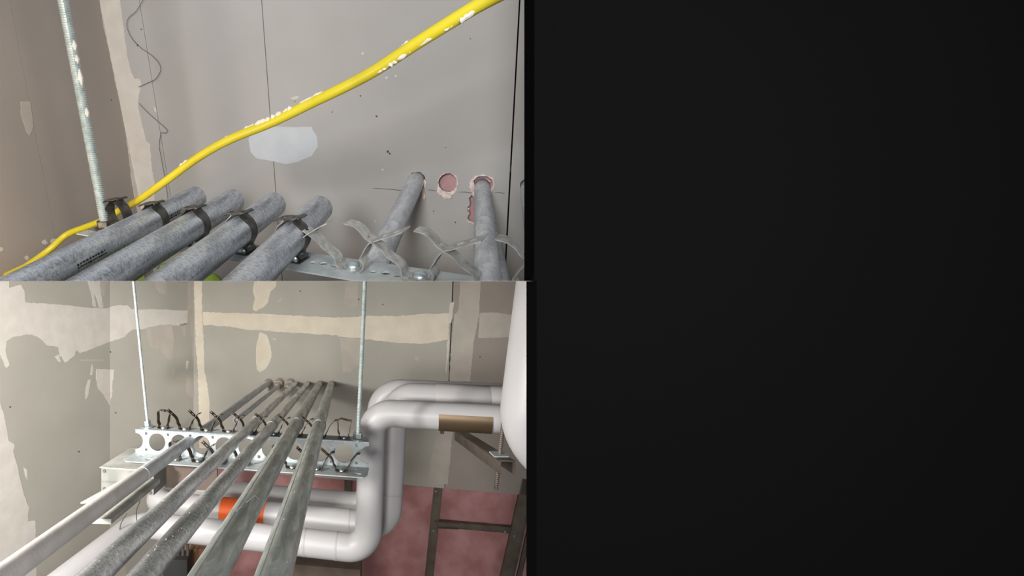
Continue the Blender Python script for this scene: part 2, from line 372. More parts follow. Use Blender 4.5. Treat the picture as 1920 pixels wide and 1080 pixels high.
lpatch([(-12, 730), (5, 770), (12, 800), (16, 826), (27, 833), (24, 846), (30, 866), (38, 900), (44, 925), (54, 950), (52, 978), (66, 976), (67, 1010), (68, 1120), (-30, 1120)], 'mud')
lpatch([(44, 876), (50, 880), (51, 900), (47, 892)], amp=.5)
lpatch([(146, 1038), (152, 1041), (156, 1050), (175, 1035), (230, 1010), (240, 1100), (100, 1100), (120, 1070), (131, 1066), (130, 1054), (136, 1044)], 'mud_dim')
lpatch([(352, 520), (363, 520), (367, 620), (370, 700), (372, 900), (362, 900), (363, 700), (358, 615), (352, 582)], 'mud_dim', clip='down', amp=.5)
# joint compound on the back wall
def bpatch(poly, m='mud_cream', **kw): patch(PB, poly, M[m], wb, **kw)
bpatch([(363, 520), (378.5, 520), (379, 584), (382, 640), (383, 690), (390, 730), (393, 752), (392, 800), (390, 840), (374, 840), (371, 700), (367, 640)], clip='down')
bpatch([(380, 585), (440, 587), (500, 589), (560, 592), (620, 595), (660, 595), (690, 592), (740, 593), (790, 589), (843, 587), (841, 636), (826, 640), (790, 645), (745, 643), (715, 639), (690, 636), (634, 632), (634, 629), (585, 626), (540, 623), (485, 619), (460, 618), (430, 612), (400, 610), (381, 609)])
bpatch([(478, 520), (516, 520), (518, 536), (508, 546), (502, 568), (495, 575), (480, 584), (474, 580), (478, 560), (474, 545)], clip='down')
bpatch([(488, 622), (500, 628), (508, 650), (509, 670), (500, 690), (487, 698), (481, 692), (480, 660), (482, 640)])
bpatch([(652, 520), (672, 520), (670, 560), (672, 572), (655, 577), (645, 569), (646, 548)], 'mud_dim', clip='down')
bpatch([(636, 631), (680, 634), (678, 660), (672, 684), (663, 690), (658, 697), (643, 697), (640, 660)], 'mud_dim')
bpatch([(521, 565), (528, 556), (529, 560), (524, 567)], 'mud_dim', amp=.4)
bpatch([(777, 668), (788, 668), (784, 675), (780, 677)], 'mud_dim', amp=.4)
bpatch([(508, 632), (517, 636), (516, 638)], amp=.3)
bpatch([(852, 590), (860, 580), (864, 520), (902, 520), (898, 592), (888, 640), (882, 715), (843, 715), (845, 650)], 'mud_dim', clip='down')
bpatch([(899, 587), (932, 586), (955, 590), (985, 592), (985, 630), (940, 633), (897, 634)], 'mud_dim')
bpatch([(821, 796), (850, 800), (845, 845), (840, 908), (803, 907), (808, 862), (816, 830)], 'mud_dim')
bpatch([(844, 568), (852, 566), (846, 606), (840, 606)], 'mud', th=.004, amp=.8)
bpatch([(839, 640), (843, 632), (841, 660), (838, 690), (835, 708)], 'mud', th=.003, amp=.6)

# ---------------- upper room: planes
VPu = Vector((875-CX, F, CY-108)).normalized()                   # direction in which the upper conduits run
UPu = -Vector((720-CX, F, CY-3200)).normalized()                  # "up" of the upper rack and wall
dU = Vector((-1500-CX, F, CY-275)).normalized()
P0 = W(780, 333, 1.95)
PU = Plane(P0, dU.cross(UPu), -dU)
cU = PU.hit(242, 280)
cT_, cB_ = PU.hit(187, 0), PU.hit(262, 380); PS = Plane(cU, VPu.cross(cT_-cB_), VPu); PS.p = cT_
if PS.n.x < 0: PS.n = -PS.n
cu0, cu1 = (200, -40), (302, 560)                                 # inner corner in the photo
wr = link('wall_rear', plate_bm(on_plane(PU, [(150, -260), (1250, -260), (1250, 620), (290, 620)]), [], PU.p-PU.n*.09, PU.u, PU.v, PU.n, .01), M['dark'], kind='structure', clip='up')
link('insulation_batt', plate_bm(on_plane(PU, [(745, 305), (942, 305), (938, 440), (745, 440)]), [], PU.p-PU.n*.06, PU.u, PU.v, PU.n, .02), M['pink_up'], wr, clip='up')
def cl(x0, x1, y): return None
up = dict(clip='up')
hole5 = jagged([(765, 331), (772, 324), (788, 322), (797, 332), (799, 348), (794, 352), (786, 350), (765, 352), (762, 345)], 4, .8)
hole_free = jagged(circ(840, 342, 17.5, 14, .05), 4, .7)
hole6 = jagged([(888, 338), (896, 331), (912, 330), (923, 336), (925, 347), (918, 356), (914, 366), (892, 366), (887, 352)], 4, .9)
hole6b = jagged([(884, 366), (890, 368), (890, 418), (882, 416), (876, 409), (881, 400), (875, 392), (881, 385), (879, 372)], 4, .9)
hole7 = jagged([(975, 352), (976, 342), (984, 335), (1010, 335), (1012, 372), (982, 370), (976, 362)], 4, .6)
hole_free.reverse()
dimple = circ(953.5, 318, 4.6, 14)
def crack(a, b, w=.9): return [(a[0], a[1]-w*.2), ((a[0]+b[0])/2, (a[1]+b[1])/2-w-.6), (b[0], b[1]-w), (b[0], b[1]+w*.3), ((a[0]+b[0])/2, (a[1]+b[1])/2-.4), (a[0], a[1]+w*.5)]
cracks = [crack((698, 353), (757, 358)), crack((801, 356), (820, 359)), crack((860, 360), (884, 362)), crack((927, 361), (946, 363))]
def upanel(poly, holes=(), m='paper_up', pl=PU, parent=None):
    bm = plate_bm(on_plane(pl, poly), [on_plane(pl, h) for h in holes], pl.p-pl.n*.0125, pl.u, pl.v, pl.n, .0125)
    return link('drywall_panel', bm, M[m], parent or wr, clip='up')
def sx(p, q, y): return p[0]+(q[0]-p[0])*(y-p[1])/(q[1]-p[1])
sA = ((261, 0), (316, 345)); sB = ((490.5, 0), (516, 345)); sC = ((974.5, 0), (946, 527))
def seam(s, y, d): return (sx(s[0], s[1], y)+d, y)
T_, B_ = -220, 640
corner = ((187, 0), (262, 380))
# split at y=362 between the upper and lower boards right of the middle joint
upanel([seam(corner, T_, 0), seam(sA, T_, -.5), seam(sA, B_, -.5), seam(corner, B_, 0)])
upanel([seam(sA, T_, .5), seam(sB, T_, -.7), seam(sB, B_, -.7), seam(sA, B_, .5)])
upanel([seam(sB, T_, .7), seam(sC, T_, -1.5), seam(sC, B_, -1.5), seam(sB, B_, .7)], [hole5, hole_free, hole6, hole6b]+cracks)
upanel([seam(sC, T_, 1.5), (1240, T_), (1240, B_), seam(sC, B_, 1.5)], [hole7])
c_ = PU.hit(953.5, 318); link('screw', tube_bm([c_-PU.n*.03, c_-PU.n*.004], .012, 12), M['ink'], wr)
ws_ = link('wall_side', plate_bm(on_plane(PS, [seam(corner, T_, 0), seam(corner, B_, 0), (-700, B_), (-700, T_)]), [], PS.p-PS.n*.05, PS.u, PS.v, PS.n, .01), M['dark'], kind='structure', clip='up')
sD = ((18, 0), (103, 440))
upanel([seam(corner, T_, 0), seam(sD, T_, .3), seam(sD, B_, .3), seam(corner, B_, 0)], pl=PS, parent=ws_, m='paper_side')
upanel([seam(sD, T_, -.3), (-700, T_), (-700, B_), seam(sD, B_, -.3)], pl=PS, parent=ws_, m='paper_side')
# compound patches upstairs
def split_corner(poly, m, **kw):
    f = lambda p: p[0]-sx(corner[0], corner[1], p[1])
    a = clip_poly(poly, f); b = clip_poly(poly, lambda p: -f(p))
    if len(a) > 2: patch(PU, a, M[m], wr, clip='up', **kw)
    if len(b) > 2: patch(PS, b, M[m], ws_, clip='up', **kw)
split_corner([(184, -20), (222, -20), (231, 45), (238, 100), (246, 135), (252, 148), (262, 148), (266, 160), (260, 180), (259, 200), (266, 230), (274, 265), (282, 270), (284, 310), (290, 345), (290, 400), (258, 400), (247, 345), (240, 280), (232, 230), (222, 180), (216, 155), (206, 100), (194, 50)], 'mud', amp=.7)
patch(PS, [(39, 190), (56, 190), (63, 235), (55, 255), (48, 245), (39, 215)], M['mud_dim'], ws_, clip='up')
patch(PU, [(472, 243), (500, 236), (540, 238), (585, 238), (586, 243), (594, 255), (596, 275), (585, 292), (560, 303), (535, 308), (510, 302), (480, 296), (470, 285), (466, 262)], M['mud_blue'], wr, clip='up', step=9, amp=.6)
patch(PU, [(288, 200), (293, 202), (294, 210), (290, 209)], M['mud'], wr, clip='up', amp=.3)
patch(PU, [(543, 184), (555, 180), (562, 182), (552, 187)], M['mud'], wr, clip='up', amp=.6)
for q in ((84, 455, 5), (100, 452, 6), (50, 484, 4), (2, 468, 4)):
    patch(PS, circ(q[0], q[1], q[2], 9, .35), M['mud'], ws_, clip='up', jag=False)
# ragged gypsum and torn paper round the drilled holes
def torn(inner, outer, th=.004):
    return link('torn_paper', plate_bm(on_plane(PU, outer), [on_plane(PU, inner)], PU.p, PU.u, PU.v, PU.n, th), M['torn'], wr, clip='up')
random.seed(3)
torn(hole_free, jagged([(821, 338), (826, 330), (840, 323.0), (856, 329), (859.5, 343), (855, 360), (846, 366), (846, 371), (834, 374), (828, 366), (820, 358), (822, 350)], 3, 1.2))
torn(hole6, jagged([(883, 337), (893, 329), (906, 326), (926, 333), (927.5, 350), (921, 360), (918, 369), (888, 369), (881, 352)], 3, 1.2))
def flap(poly, th=.007): link('torn_flap', plate_bm(on_plane(PU, jagged(poly, 3, .8)), [], PU.p+PU.n*.001, PU.u, PU.v, PU.n, th), M['torn'], wr, clip='up')
flap([(787, 352), (793, 353), (799, 366), (798, 374), (794, 372), (791, 362)]); flap([(797, 335), (800.5, 342), (799, 350), (795, 351)])
flap([(822, 352), (830, 362), (826, 366), (819, 358)]); flap([(829, 364), (845, 360), (848, 370), (838, 372)]); flap([(884, 339), (889, 342), (892, 358), (884, 356)])
flap([(914, 337), (921, 339), (919, 342)]); flap([(876, 391), (881, 389), (880, 394)]); flap([(876, 412), (890, 417), (889, 420), (878, 416)])
# small marks and nail pops on the upper board
for (x, y, s) in ((727, 284, 2.2), (731, 288, 2.0), (706, 218, 1.6), (623, 210, 1.3), (676, 180, 1.2), (882, 73, 1.2), (258, 85, 1.5), (265, 55, 1.2), (209, 187, 1.2), (835, 277, 1.2), (813, 396, 1.2), (854, 417, 1.4), (553, 190, 1.0)):
    pl, pr = (PU, wr) if x > 240 else (PS, ws_)
    link('nail_mark', plate_bm(on_plane(pl, circ(x, y, s, 8, .3)), [], pl.p, pl.u, pl.v, pl.n, .0006), M['wire'], pr, clip='up')
for (x, y, s) in ((680, 100, 2.5), (725, 146, 2.5), (742, 143, 2), (717, 318, 2), (704, 415, 2)):
    link('joint_compound', plate_bm(on_plane(PU, circ(x, y, s, 8, .3)), [], PU.p, PU.u, PU.v, PU.n, .0006), M['mud'], wr, clip='up')
for (x, y) in ((19, 763), (217, 774), (207, 660), (148, 847)):
    pl = PL2 if x < 206 else PL1
    link('nail_mark', plate_bm(on_plane(pl, circ(x, y, 1.4, 8, .3)), [], pl.p, pl.u, pl.v, pl.n, .0006), M['wire'], wl)
for (x, y) in ((563, 546), (673, 561), (718, 571), (900, 669)):
    link('nail_mark', plate_bm(on_plane(PB, circ(x, y, 1.3, 8, .3)), [], PB.p, PB.u, PB.v, PB.n, .0006), M['wire'], wb)

# ================================================================== UPPER RACK
SA, SB = W(457, 472, 1.35), W(787, 523, 1.10)
SD = (SB-SA)/3; SP = SD.length; su_ = SD.normalized()
sw = (VPu-su_*VPu.dot(su_)).normalized()                          # across the flange, away from the camera
sv = su_.cross(sw); sv = sv if sv.z > 0 else -sv
def bolt_u(k): return SA+SD*k
rack = empty('strut_rail', bolt_u(0), label='pale zinc strut rail with punched holes under the upper open clips, green web', cat='strut')
# top flange with round and slotted holes
FW = .118
holes = []
for k in range(-4, 7):
    for du in (.32, .5, .68):
        holes.append([(a, b) for a, b in circ((k+du)*SP, 0.0 if du != .5 else .004, .0085 if du != .5 else .011, 12)])
flange = [(-3.95*SP, -FW/2), (6.3*SP, -FW/2), (6.3*SP, FW/2), (-3.95*SP, FW/2)]
link('top_flange', plate_bm(flange, holes, SA-sv*.004, su_, sw, sv, .004), M['strut'], rack, clip='up')
wh = [circ((k+.5)*SP, -.105, .056, 28) for k in range(-4, 7)]
link('web', plate_bm([(-3.95*SP, -.004), (6.3*SP, -.004), (6.3*SP, -.2), (-3.95*SP, -.2)], wh, SA-sw*(FW/2-.001), su_, sv, sw, .004), M['green'], rack, clip='up', label='green coated web with large round holes')
adopt(rack)
MU = Matrix.Identity(4)
for i, c in enumerate((su_, sv, sw)):
    for j in range(3): MU[j][i] = c[j]
def at(Mx, p): m = Mx.copy(); m.translation = p; return m
HOOK = [(-.020, .003), (-.034, .006), (-.037, .022), (-.047, .034), (-.068, .046), (-.084, .062), (-.104, .074), (-.122, .084), (-.134, .098), (-.150, .108), (-.172, .112)]
FLAP = [(.020, .003), (.032, .006), (.036, .018), (.028, .032), (.036, .048), (.042, .060), (.052, .073), (.064, .080)]
FLAPT = [(.064, .080), (.074, .084), (.090, .091), (.100, .095), (.116, .102), (.130, .108)]
def clip_open(k, label, tip=True):
    p = bolt_u(k)+sv*.0005; Mx = at(MU, p)
    r = empty('conduit_clip', p, label=label, cat='clip', group='upper conduit clips')
    link('clip_arm', strip_bm(dense(HOOK if tip else HOOK[:8], 3), .036, .0022, Mx, slots=(4, 20)), M['steel_lt'], r, clip='up')
    link('clip_arm', strip_bm(dense(FLAP, 3), .038, .0022, Mx, slots=(13,)), M['steel_lt'], r, clip='up')
    link('clip_flap', strip_bm(FLAPT, .050, .0026, Mx, slots=(1, 3)), M['steel_lt'], r, clip='up', label='slotted locking flap')
    base_bolt(p, Mx, r, M['steel_lt']); adopt(r)
def base_bolt(p, Mx, r, m):
    link('clip_base', strip_bm([(-.030, .0015), (-.01, .0015), (.01, .0015), (.030, .0015)], .05, .003, Mx), m, r, clip='up')
    bm = tube_bm([p+sv*.003, p+sv*.006, p+sv*.006], .021, 20, True, None, radii=[.021, .021, .019])
    tube_bm([p+sv*.006, p+sv*.009, p+sv*.014, p+sv*.0165], .016, 16, True, bm, radii=[.017, .0165, .012, .005])
    link('bolt', bm, M['zinc'], r, clip='up', smooth=True)
def clip_closed(k, label, rr=.0375, cv=.061, pipe=True):
    p = bolt_u(k)+sv*.0005; Mx = at(MU, p)
    r = empty('conduit_clip', p, label=label, cat='clip', group='upper conduit clips')
    R = rr+.003
    A = [(.020, .003), (.030, .010), (.022, .020)]+[(R*math.cos(a)*1.0, cv+R*math.sin(a)) for a in [math.radians(t) for t in (-42, -20, 0, 20, 42, 64)]]+[(.012, cv+R+.003)]
    Bq = [(-x, y) for x, y in A]
    link('clip_arm', strip_bm(dense(A, 3), .036, .0022, Mx, slots=(5,)), M['steel_dk'], r, clip='up')
    link('clip_arm', strip_bm(dense(Bq, 3), .036, .0022, Mx, slots=(5,)), M['steel_dk'] if k < 0 else M['steel_lt'], r, clip='up')
    if k == 1: link('clip_flap', strip_bm([(.046, .070), (.056, .078), (.070, .086), (.082, .094), (.098, .103), (.112, .110)], .050, .0026, Mx, slots=(1, 3)), M['steel_lt'], r, clip='up', label='outer slotted flap standing open')
    T = [(-.040, cv+R-.002), (-.030, cv+R+.004), (-.012, cv+R+.006), (.004, cv+R+.0065), (.016, cv+R+.009), (.026, cv+R+.013), (.034, cv+R+.010)]
    link('clip_flap', strip_bm(T, .040, .0026, Mx, slots=(1, 3)), M['steel_dk'], r, clip='up', label='slotted locking flap folded over the tube')
    base_bolt(p, Mx, r, M['steel_dk']); adopt(r)
clip_closed(-3, 'empty dark snap clip at the foot of the thick threaded rod, yellow cable behind it')
clip_closed(-2, 'dark snap clip closed over the leftmost thick grey conduit of the upper rack')
clip_closed(-1, 'dark snap clip closed over the second thick grey conduit of the upper rack')
clip_closed(0, 'dark snap clip closed over the third thick grey conduit of the upper rack')
clip_closed(1, 'dark snap clip closed over the rightmost thick conduit lying across the pale rail')
clip_open(2, 'first open snap clip right of the thick conduits, flap crossing the pipe into the wall', tip=False)
clip_open(3, 'second open snap clip right of the thick conduits, below the drilled empty hole')
clip_open(4, 'open snap clip in front of the pale pipe that enters the ragged hole')
clip_open(5, 'open snap clip at the dark partition, only its hooked tip showing')
# big conduits through the clips
ends = {-2: 1.18, -1: 1.19, 0: 1.19, 1: 1.185}
labs = {-2: 'leftmost thick galvanised conduit of the upper rack, black print on its side', -1: 'second thick galvanised conduit from the left on the upper rack',
        0: 'third thick galvanised conduit of the upper rack, its flank flaked and shiny', 1: 'rightmost of the four thick conduits lying across the pale upper rail'}
endpx = {-2: (368, 368), -1: (438, 372), 0: (514, 387), 1: (600, 395)}
TUB = {}
for k in (-2, -1, 0, 1):
    c = bolt_u(k)+sv*.061
    # end where the photo shows its end
    o = Vector((0, 0, H)); best = min((abs(((c+VPu*t).x/(c+VPu*t).y*F+CX)-endpx[k][0]), t) for t in [i*.002 for i in range(40, 500)])
    e = c+VPu*best[1]; s = c-VPu*1.15
    TUB[k] = (c, e)
    ob = link('conduit', pipe_bm(s, e, .0375, 48, .06, 8), M['galv_up'], clip='up', smooth=True, label=labs[k], cat='conduit', group='thick conduits on the upper rack')
    if k in (-2,):
        for (t, ang) in ((-.335, 20), (.03, 16)):
            base = c+VPu*t; u0, v0 = frame(VPu); bm = bmesh.new(); sd = random.Random(int(t*100))
            cam_dir = (Vector((0, 0, H))-base); cam_dir = (cam_dir-VPu*cam_dir.dot(VPu)).normalized(); side = VPu.cross(cam_dir)
            for row, aa in enumerate((-.05, .14)):
                q = -.05
                while q < .05:
                    w_ = sd.uniform(.003, .010); h_ = sd.uniform(.09, .15)
                    vv = []
                    for (dl, da) in ((0, 0), (w_, 0), (w_, h_), (0, h_)):
                        an = aa+da+.32*1
                        vv.append(bm.verts.new(base+VPu*(q+dl)+(cam_dir*math.cos(an)+side*math.sin(an))*.0379))
                    bm.faces.new(vv); q += w_+sd.uniform(.0015, .004)
            link('printed_marking', bm, M['ink'], ob, clip='up', label='black stamped marking')
        e1 = c+VPu*.20
    if k == -2:  # green smear of old pipe mark near the end
        pass
# thinner pipes that enter the wall
def wall_pipe(x0, y0, z0, r, x1, y1, label, m='galv_pale', extra=.07):
    a = W(x0, y0, z0); b = PU.hit(x1, y1); d = (b-a).normalized()
    return link('conduit', pipe_bm(a-d*.25, b+d*extra, r, 40, .08, 6), M[m], clip='up', smooth=True, label=label, cat='conduit')
wall_pipe(705, 497, 1.34, .034, 779, 341, 'pale grey conduit entering the wall left of the empty hole')
wall_pipe(911, 475, 1.22, .0275, 904, 352, 'pale conduit rising into the ragged hole beside the long joint')
wall_pipe(931, 500, 1.42, .027, 912, 395, 'second pale conduit tucked behind the one in the ragged hole', extra=-.02)
wall_pipe(1016, 480, 1.35, .036, 996, 356, 'grey conduit entering the wall at the dark partition')
# coupling ring on the pale conduit
# threaded rod of the upper rack
rb = W(197, 420, 1.60)
rod_top = rb+UPu*1.05
rr = link('threaded_rod', thread_bm(rb-UPu*.06, rod_top, .0155, .0062, 16), M['rod'], label='thick threaded rod standing beside the yellow cable at upper left', cat='rod', smooth=False)
bm = hexnut_bm(rb-UPu*.010, UPu, .026, .022); washer_bm(rb-UPu*.014, UPu, .034, .004, bm)
link('hex_nut', bm, M['steel_dk'], rr)
sd = random.Random(5)
for (x0, y0, x1, y1) in ((137, 78, 145, 98), (147, 105, 151, 122), (152, 132, 159, 165), (168, 205, 172, 222)):
    a = rb+UPu*0; 
    t0 = [t*.002 for t in range(0, 600)]
    def ypx(t): q = rb+UPu*t; return CY-(q.z-H)/q.y*F
    ta = min(t0, key=lambda t: abs(ypx(t)-y0)); tb = min(t0, key=lambda t: abs(ypx(t)-y1))
    bm = tube_bm([rb+UPu*ta+Vector((.011, -.006, 0)), rb+UPu*(ta+tb)/2+Vector((.012, -.008, 0)), rb+UPu*tb+Vector((.010, -.006, 0))], .006, 8, True, None, radii=[.003, .0075, .002])
    link('plaster_splash', bm, M['mud'], rr, label='white plaster splash on the thread')
# left end bracket plate under the rod
bm = plate_bm([(a, b) for a, b in [(-.05, -.03), (.08, -.03), (.08, .03), (-.05, .03), (-.065, 0)]], [], rb-UPu*.022, su_, sw, sv, .006)
link('end_bracket', bm, M['strut_dk'], clip='up', label='dull grey bracket tongue under the thick threaded rod', cat='bracket')

# yellow cable
cab = [(1400, -262, .72), (1200, -150, .72), (1050, -68, .73), (915, 0, .80), (855, 35, .84), (780, 82, .90), (705, 131, .98), (652, 160, 1.05), (590, 190, 1.11), (510, 229, 1.19), (430, 262, 1.30), (370, 296, 1.40), (310, 340, 1.50), (262, 374, 1.62), (232, 390, 1.72), (195, 412, 1.80), (160, 426, 1.84), (125, 440, 1.86), (95, 466, 1.84), (62, 490, 1.84), (30, 508, 1.84), (-60, 545, 1.84)]
path = smooth_path([W(*c) for c in cab], 8)
yc = link('cable', tube_bm(path, .0112, 20), M['yellow'], smooth=True, clip='up', label='thick yellow cable sagging diagonally across the upper wall', cat='cable')
sd = random.Random(11)
def splash(t0, t1, up_, rad=.006, nseg=7):
    pts, rads = [], []
    i0, i1 = int(t0*(len(path)-1)), int(t1*(len(path)-1)); i1 = max(i1, i0+2)
    N = max(4, nseg)
    for q in range(N+1):
        f = i0+(i1-i0)*q/N; i = min(int(f), len(path)-2); p = path[i].lerp(path[i+1], f-i); t = (path[i+1]-path[i]).normalized()
        side = t.cross(Vector((0, -1, 0))).normalized(); side = side if side.z > 0 else -side
        pts.append(p+side*up_*.0085+Vector((0, -.0065, 0))+side*sd.uniform(-.0015, .0015)); rads.append(rad*sd.uniform(.45, 1.0)*(.3 if q in (0, N) else 1))
    bm = tube_bm(pts, rad, 8, True, None, radii=rads)
    link('plaster_splash', bm, M['mud'], yc, clip='up', smooth=True, label='white plaster smear on the cable')
def tpx(x):
    return min(range(len(path)), key=lambda i: abs(path[i].x/path[i].y*F+CX-x))/(len(path)-1)
for a, b, u_, r_ in ((886, 858, -.9, .0065), (850, 826, -1.0, .003), (805, 780, -.9, .005), (775, 760, 1.05, .0035), (768, 744, -.8, .006), (740, 722, -.9, .0055), (720, 707, -1, .004), (606, 560, 1.0, .0042), (556, 530, .9, .008), (532, 505, .8, .0075), (515, 482, .75, .008), (478, 455, .9, .005), (440, 428, .7, .005), (352, 340, 1.0, .004)):
    splash(tpx(a), tpx(b), u_, r_)

# thin looping wire against the upper wall
w1 = [(275, -12), (256, 20), (241, 34), (238, 50), (246, 70), (262, 88), (282, 102), (297, 117), (301, 132), (292, 148), (278, 155), (260, 163)]
w2 = [(261, 194), (275, 209), (296, 228), (310, 240), (314, 246), (309, 250), (302, 250), (299, 275), (303, 300), (311, 345), (318, 400)]
for w_, lb in ((w1, 'thin dark wire looping beside the taped corner near the ceiling'), (w2, 'thin dark wire hooking down the wall below the taped corner bulge')):
    link('wire', tube_bm(smooth_path([PU.hit(x, y, .012) for x, y in w_], 6), .0011, 6), M['wire'], smooth=True, label=lb, cat='wire', clip='up')

# ================================================================== LOWER RACK
ha = .556; LA = W(254, CY+ha*F/1.90, 1.90); LB = W(692, CY+ha*F/1.745, 1.745)
lu = (LB-LA).normalized(); lw = Vector((-lu.y, lu.x, 0)).normalized(); lv = Vector((0, 0, 1)); LL = (LB-LA).length
n_cell = 10; cs = LL/n_cell; WH = .086
rail = empty('strut_rail', LA, label='long pale zinc rail with round web holes carrying the conduit rack', cat='strut')
def oct_hole(x, y, a, b, n=10): return [(x+a*math.cos(2*math.pi*k/n), y+b*math.sin(2*math.pi*k/n)) for k in range(n)]
hl = [oct_hole((i+1)*cs, .030, .008, .005) for i in range(n_cell-1)]
link('top_flange', plate_bm([(0, -.0), (LL, -.0), (LL-.006, .056), (.01, .056)], hl, LA-lv*.003, lu, lw, lv, .003), M['strut'], rail)
rc = .033
def arc(cx, cy, r, a0, a1, n=10): return [(cx+r*math.cos(math.radians(a0+(a1-a0)*k/n)), cy+r*math.sin(math.radians(a0+(a1-a0)*k/n))) for k in range(n+1)]
left = arc(0.0, -WH/2, rc*.93, 90, -90); right = arc(LL, -WH/2, rc*.93, 270, 90)
outer = [(0, 0)]+left+[(0, -WH)]+[(LL, -WH)]+right+[(LL, 0)]
wh = [circ((i+1)*cs, -WH/2, rc, 28) for i in range(n_cell-1)]
sq = []
for i in range(n_cell):
    for yy in (-.013, -WH+.013): sq.append([((i+.5)*cs+a, yy+b) for a, b in ((-.005, -.005), (.005, -.005), (.005, .005), (-.005, .005))])
k7 = int(n_cell*.78)
link('web', plate_bm(outer, wh+sq, LA+lw*.003, lu, lv, -lw, .003), M['strut'], rail, label='web plate pierced by large round holes')
hl = [oct_hole((i+.5)*cs, -.030, .008, .006) for i in range(n_cell)]+[oct_hole((i+1)*cs+.0, -.062, .013, .008, 12) for i in (0, n_cell-1-0)][:1]+[oct_hole(LL-.035, -.066, .014, .008, 12)]
link('bottom_flange', plate_bm([(0.0, 0), (LL, 0), (LL-.002, -.07), (LL-.014, -.092), (.012, -.092), (-.004, -.074)], hl, LA-lv*(WH+.003), lu, lw, lv, .003), M['strut'], rail)
link('edge_lip', box_bm(LA-lv*.004-lw*.002, lu*LL, lv*.006, lw*.003), M['zinc'], rail, label='bright rolled edge')
adopt(rail)
ML = Matrix.Identity(4)
for i, c in enumerate((lu, lv, -lw)):
    for j in range(3): ML[j][i] = c[j]
def mk_clip(kind):
    I = Matrix.Identity(4)
    r = empty('conduit_clip', (0, 0, 0), cat='clip'); ch = []
    if kind == 'open':
        A = [(-.012, .002), (-.020, .004), (-.021, .014), (-.027, .022), (-.030, .034), (-.036, .044), (-.044, .052)]
        T = [(-.044, .052), (-.050, .056), (-.058, .063), (-.063, .067), (-.070, .073)]
        B = [(.012, .002), (.020, .004), (.019, .012), (.027, .024), (.031, .036), (.040, .048), (.047, .056), (.052, .062), (.062, .064)]
    else:
        A = [(-.012, .002), (-.020, .004), (-.016, .014), (-.021, .026), (-.021, .044), (-.022, .062), (-.016, .068)]
        T = [(-.016, .068), (-.010, .070), (.002, .068), (.008, .066), (.024, .064)]
        B = [(.012, .002), (.018, .004), (.015, .014), (.020, .026), (.022, .044), (.027, .060), (.026, .066)]
    for nm, P, sl in (('clip_arm', dense(A, 3), (4,)), ('clip_arm', dense(B, 3), (4,)), ('clip_flap', T, (1, 3))):
        ch.append(link(nm, strip_bm(P, .022, .0022, I, slots=sl), M['brown_st'], r))
    ch.append(link('clip_base', strip_bm([(-.018, .001), (0, .001), (.018, .001)], .026, .002, I), M['brown_st'], r))
    z = Vector((0, 1, 0)); bm = tube_bm([z*.002, z*.0045, z*.0085, z*.0095], .008, 14, True, None, radii=[.0095, .009, .006, .002])
    ch.append(link('bolt', bm, M['zinc'], r, smooth=True))
    for c in ch: BAKED.remove(c)
    return r
def put(proto, p, label, group, first):
    r = proto if first else proto.copy()
    if not first:
        COL.objects.link(r)
        for c in [c for c in list(COL.objects) if c.parent == proto]:
            d = c.copy(); COL.objects.link(d); d.parent = r
    m = ML.copy(); m.translation = p; r.matrix_world = m; r.rotation_mode = 'XYZ'
    m3 = ML.to_3x3(); r.rotation_euler = m3.to_euler(); r.location = p
    r['label'] = label; r['group'] = group
ordn = ['first', 'second', 'third', 'fourth', 'fifth', 'sixth', 'seventh', 'eighth', 'ninth', 'tenth']
po, pc = mk_clip('open'), mk_clip('closed'); used = {po: True, pc: True}
u0 = (W(298.5, CY+ha*F/1.88, 1.88)-LA).dot(lu)+.002; u8 = (W(643.6, 828, 1.762)-LA).dot(lu); du = (u8-u0)/8
def bolt_l(k, tier='top'): return LA+lu*(u0+du*k)+(lw*.028 if tier == 'top' else -lw*.052-lv*WH)
tube_txt = {3: 'beside the thin far conduit', 4: 'holding the bright scratched conduit', 5: 'holding the speckled conduit', 6: 'holding the wide dull conduit', 7: 'holding the rightmost wide conduit'}
for k in range(9):
    cl_ = k in (0, 8); pr = pc if cl_ else po
    lb = ('closed empty snap clip at the left end of the lower rail beside its rod' if k == 0 else 'closed empty snap clip at the right end beside the right rod' if k == 8 else
          '%s clip from the left on top of the lower rail, %s' % (ordn[k], tube_txt.get(k, 'standing open')))
    put(pr, bolt_l(k), lb, 'clips on the top flange', used[pr]); used[pr] = False
for k in (1, 2, 3, 4, 6, 7, 8):
    pr = pc if k == 1 else po
    lb = 'clip gripping the white painted conduit on the bottom flange' if k == 1 else 'open brown clip on the bottom flange, under the %s clip of the row above' % ordn[k]
    put(pr, bolt_l(k, 'bot'), lb, 'clips on the bottom flange', False)
# conduits lying over the top flange
def run(xb, vx, r, m, label, yn=1230, yw=None, K=303.0):
    def pt(y): x = vx-(vx-xb)*(y-640)/440; return W(x, y, K/(y-640))
    a = pt(yn); n_ = (pt(720)-a)
    # end 6 cm inside the wall
    d = n_.normalized(); t = (PB.p-a).dot(PB.n)/d.dot(PB.n)
    return link('conduit', pipe_bm(a, a+d*(t+.012), r, 36, .08, 10), M[m], smooth=True, label=label, cat='conduit', group='conduits over the lower rail'), a, d, t
c5, a5, e5, t5 = run(513, 645, .0250, 'galv_dk', 'rightmost wide dull grey conduit of the lower rack')
c4, a4, e4, t4 = run(392, 645, .0250, 'galv_dk', 'wide dull grey conduit second from the right, crossing the orange band')
c3, a3, e3, t3 = run(270, 645, .0185, 'galv', 'speckled shiny conduit third from the right in the lower rack')
c2, a2, e2, t2 = run(178, 637, .0185, 'galv_bright', 'bright scratched conduit next to the white painted one')
